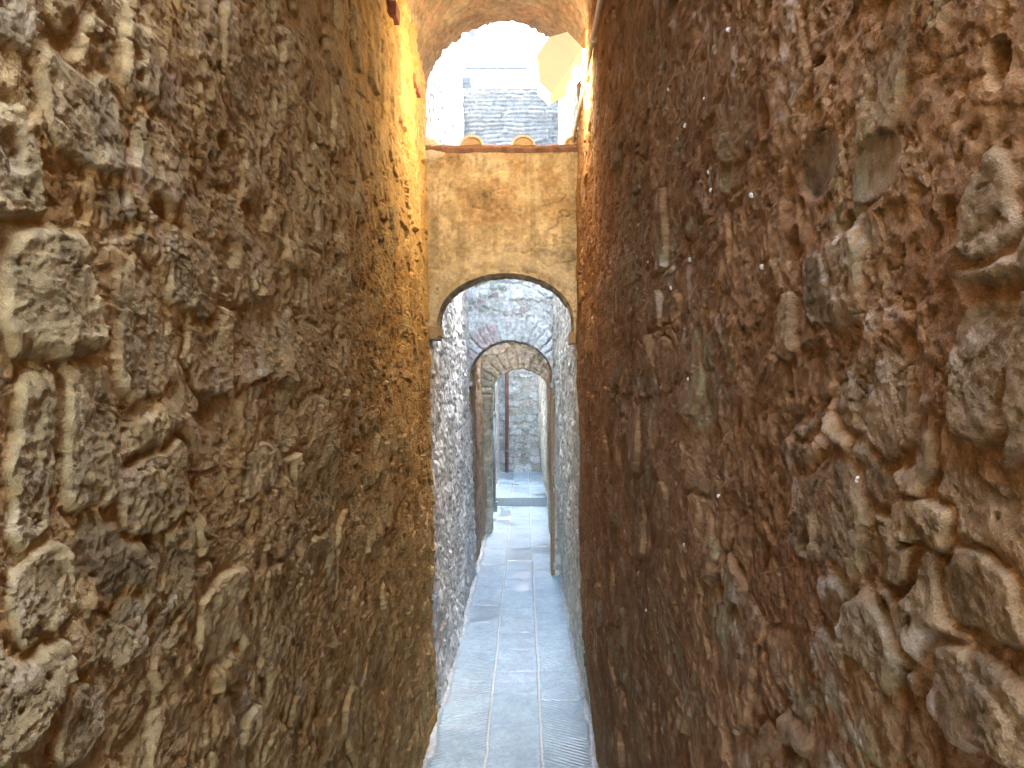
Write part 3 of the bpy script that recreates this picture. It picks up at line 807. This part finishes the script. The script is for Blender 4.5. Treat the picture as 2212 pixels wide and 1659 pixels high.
M_PAVE = masonry_mat('grey_sandstone_slabs', 0.25, 70, 0.62, 0.002)
nt = M_PAVE.node_tree; N = nt.nodes; L = nt.links
b = N['Principled BSDF']; b.inputs['Specular IOR Level'].default_value = 0.5
old = [n_ for n_ in N if n_.type == 'BUMP'][0]
tc = [n_ for n_ in N if n_.type == 'TEX_COORD'][0]
sx = N.new('ShaderNodeSeparateXYZ'); L.new(tc.outputs['Object'], sx.inputs[0])
ab = N.new('ShaderNodeMath'); ab.operation = 'ADD'; ab.inputs[1].default_value = 0.05; L.new(sx.outputs['X'], ab.inputs[0])
aa = N.new('ShaderNodeMath'); aa.operation = 'ABSOLUTE'; L.new(ab.outputs[0], aa.inputs[0])
ma = N.new('ShaderNodeMath'); ma.operation = 'MULTIPLY_ADD'; ma.inputs[1].default_value = 0.55; L.new(aa.outputs[0], ma.inputs[0]); L.new(sx.outputs['Y'], ma.inputs[2])
nz_ = N.new('ShaderNodeTexNoise'); nz_.inputs['Scale'].default_value = 9; L.new(tc.outputs['Object'], nz_.inputs['Vector'])
m2 = N.new('ShaderNodeMath'); m2.operation = 'MULTIPLY_ADD'; m2.inputs[1].default_value = 0.008; L.new(nz_.outputs['Fac'], m2.inputs[0]); L.new(ma.outputs[0], m2.inputs[2])
fr = N.new('ShaderNodeMath'); fr.operation = 'MULTIPLY'; fr.inputs[1].default_value = 2 * math.pi / 0.030; L.new(m2.outputs[0], fr.inputs[0])
sn = N.new('ShaderNodeMath'); sn.operation = 'SINE'; L.new(fr.outputs[0], sn.inputs[0])
ga = N.new('ShaderNodeAttribute'); ga.attribute_name = 'groove'
mm = N.new('ShaderNodeMath'); mm.operation = 'MULTIPLY'; L.new(sn.outputs[0], mm.inputs[0]); L.new(ga.outputs['Fac'], mm.inputs[1])
bp = N.new('ShaderNodeBump'); bp.inputs['Strength'].default_value = 0.55; bp.inputs['Distance'].default_value = 0.004
L.new(mm.outputs[0], bp.inputs['Height']); L.new(old.outputs['Normal'], bp.inputs['Normal']); L.new(bp.outputs['Normal'], b.inputs['Normal'])
wa = N.new('ShaderNodeAttribute'); wa.attribute_name = 'wet'
wr_ = N.new('ShaderNodeMapRange'); wr_.inputs['To Min'].default_value = 0.55; wr_.inputs['To Max'].default_value = 0.28; L.new(wa.outputs['Fac'], wr_.inputs['Value']); L.new(wr_.outputs['Result'], b.inputs['Roughness'])

YS = 11.05
tag(paving('pavement', -3.0, YS + .05, 0.0, 801, M_PAVE), kind='structure')
tag(paving('pavement_step', YS, YF, 0.122, 821, M_PAVE, riser=.14), kind='structure')
g = Geo(); g.box((-.5, YS - .004, -.02), (.4, YS + .05, .108), (.25, .27, .27)); 

# puddles on the middle slabs
M_WATER = bpy.data.materials.new('puddle_water'); M_WATER.use_nodes = True
b = M_WATER.node_tree.nodes['Principled BSDF']; b.inputs['Base Color'].default_value = (.46, .51, .53, 1); b.inputs['Roughness'].default_value = 0.03; b.inputs['IOR'].default_value = 1.75
b.inputs['Specular IOR Level'].default_value = 0.8
for (px, py, hw_, hl_, sd) in ((1130, 1243, .068, .16, 3), (1126, 1271, .072, .17, 9)):
    y = EYE * F_PX / (py - VPY); x = (px - VPX) * y / F_PX
    V = [(x, y, .0058)]; n = 40
    for q in range(n):
        a = 2 * math.pi * q / n; rr = 1 + .45 * float(vn(np.array(2 * math.cos(a) + 5.), np.array(2 * math.sin(a) + 3.), sd))
        V.append((x + hw_ * rr * math.cos(a), y + hl_ * rr * math.sin(a), .0055))
    g = Geo(); g.add(V, np.array([(0, 1 + q, 1 + (q + 1) % n) for q in range(n)]))
    tag(g.build('puddle_water', M_WATER), kind='structure')

# ground beyond the alley
g = Geo(); g.add([(-300, -300, -.12), (300, -300, -.12), (300, 300, -.12), (-300, 300, -.12)], np.array([(0, 1, 2, 3)]))
tag(g.build('ground', M_GROUND), kind='structure')

# ------------------------------------------------------------------ snails on the right wall
def snail_mesh():
    g = Geo(); turns = 2.6; n = 46; k = 10; V = []
    for i in range(n):
        t = i / (n - 1); a = t * turns * 2 * math.pi
        R = 0.0003 + 0.0031 * t ** 1.3; r = 0.0004 + 0.0024 * t ** 1.2; h_ = 0.0052 * (1 - t ** 1.1)
        cx_, cy_ = R * math.cos(a), R * math.sin(a)
        for q in range(k):
            b_ = 2 * math.pi * q / k
            V.append((cx_ + r * math.cos(b_) * math.cos(a), cy_ + r * math.cos(b_) * math.sin(a), h_ + r + r * math.sin(b_)))
    F = [(i * k + q, i * k + (q + 1) % k, (i + 1) * k + (q + 1) % k, (i + 1) * k + q) for i in range(n - 1) for q in range(k)]
    g.add(V, [np.array(F), np.array([[(n - 1) * k + q for q in range(k)]])])
    return g
SN = [(1573, 67, 'white snail shell highest on the right wall, right of the conduit'),
      (1444, 193, 'tiny white snail in a dark crack level with the foot of the lantern'),
      (1522, 213, 'dull buff snail high on the right wall, right of the lantern'),
      (1481, 273, 'upper snail of the close pair level with the roof tiles'),
      (1465, 300, 'lower snail of the close pair level with the roof tiles'),
      (1530, 372, 'white snail alone just above the wide pair left of the round cobbles'),
      (1538, 413, 'left snail of the wide pair left of the dark round cobbles'),
      (1624, 422, 'right snail of the wide pair nearest the dark round cobbles'),
      (1401, 567, 'snail nearest the first arch in the row level with its crown'),
      (1491, 561, 'middle snail in the row of three level with the first arch crown'),
      (1652, 577, 'rightmost snail in the row of three level with the first arch crown'),
      (1450, 621, 'white snail just below the row of three beside the first arch'),
      (1429, 836, 'faint left snail of the pair at mid height of the right wall'),
      (1487, 818, 'bright right snail of the pair at mid height of the right wall'),
      (1852, 1035, 'largest nearest white snail on the grey stone of the right wall'),
      (1551, 1070, 'white snail low on the right wall, left of the largest snail'),
      (1479, 1175, 'white snail lower left of all those at mid wall, over bare brown mortar'),
      (1396, 1316, 'lowest tiny snail on the right wall close to the paving')]
base_me = None
for k, (px, py, lb) in enumerate(SN):
    x, y, z = hit('R', px, py)
    if base_me is None:
        o = snail_mesh().build('snail', M_SHELL, None, True); base_me = o
    else:
        o = base_me.copy(); C.objects.link(o)
    o.location = (x + 0.001, y, z)
    o.rotation_euler = (random.uniform(-.5, .5), -math.pi / 2 + random.uniform(-.4, .4), random.uniform(-.6, .6))
    s_ = random.uniform(.5, .72) * (1.1 if y > 1.2 else 0.95); o.scale = (s_, s_, s_)
    tag(o, lb, 'snail', 'white snails on the right wall')

# ------------------------------------------------------------------ light and camera
sc = bpy.context.scene
w = bpy.data.worlds.new('World'); sc.world = w; w.use_nodes = True
nt = w.node_tree; bg = nt.nodes['Background']
sky = nt.nodes.new('ShaderNodeTexSky'); sky.sky_type = 'NISHITA'; sky.sun_disc = False
SUN_EL, SUN_AZ = math.radians(62), math.radians(42)      # azimuth from +Y towards +X
sky.sun_elevation = SUN_EL; sky.sun_rotation = SUN_AZ
sky.air_density = 1.0; sky.dust_density = 2.0; sky.ozone_density = 1.0
nt.links.new(sky.outputs['Color'], bg.inputs['Color']); bg.inputs['Strength'].default_value = 0.15
sl = bpy.data.lights.new('Sun', 'SUN'); sl.energy = 0.8; sl.angle = math.radians(18); sl.color = (1, .96, .9)
so = bpy.data.objects.new('Sun', sl); C.objects.link(so)
from mathutils import Vector
d = Vector((math.cos(SUN_EL) * math.sin(SUN_AZ), math.cos(SUN_EL) * math.cos(SUN_AZ), math.sin(SUN_EL)))
so.rotation_euler = d.to_track_quat('Z', 'Y').to_euler(); so.location = (3, 5, 12)

cam = bpy.data.cameras.new('Camera'); co = bpy.data.objects.new('Camera', cam); C.objects.link(co)
cam.sensor_width = 36; cam.lens = 36 * F_PX / 2212; cam.clip_start = 0.02; cam.clip_end = 1000
yaw = math.atan((VPX - 1106) / F_PX); pitch = math.atan((VPY - 829.5) / F_PX)
co.location = (0, 0, EYE); co.rotation_euler = (math.pi / 2 + pitch, 0, yaw)
sc.camera = co
sc.view_settings.view_transform = 'Standard'; sc.view_settings.look = 'None'; sc.view_settings.gamma = 1
sc.view_settings.exposure = 6.15
sc.cycles.max_bounces = 14; sc.cycles.diffuse_bounces = 10; sc.cycles.glossy_bounces = 4
sc.cycles.use_denoising = True
sc.cycles.sample_clamp_indirect = 8
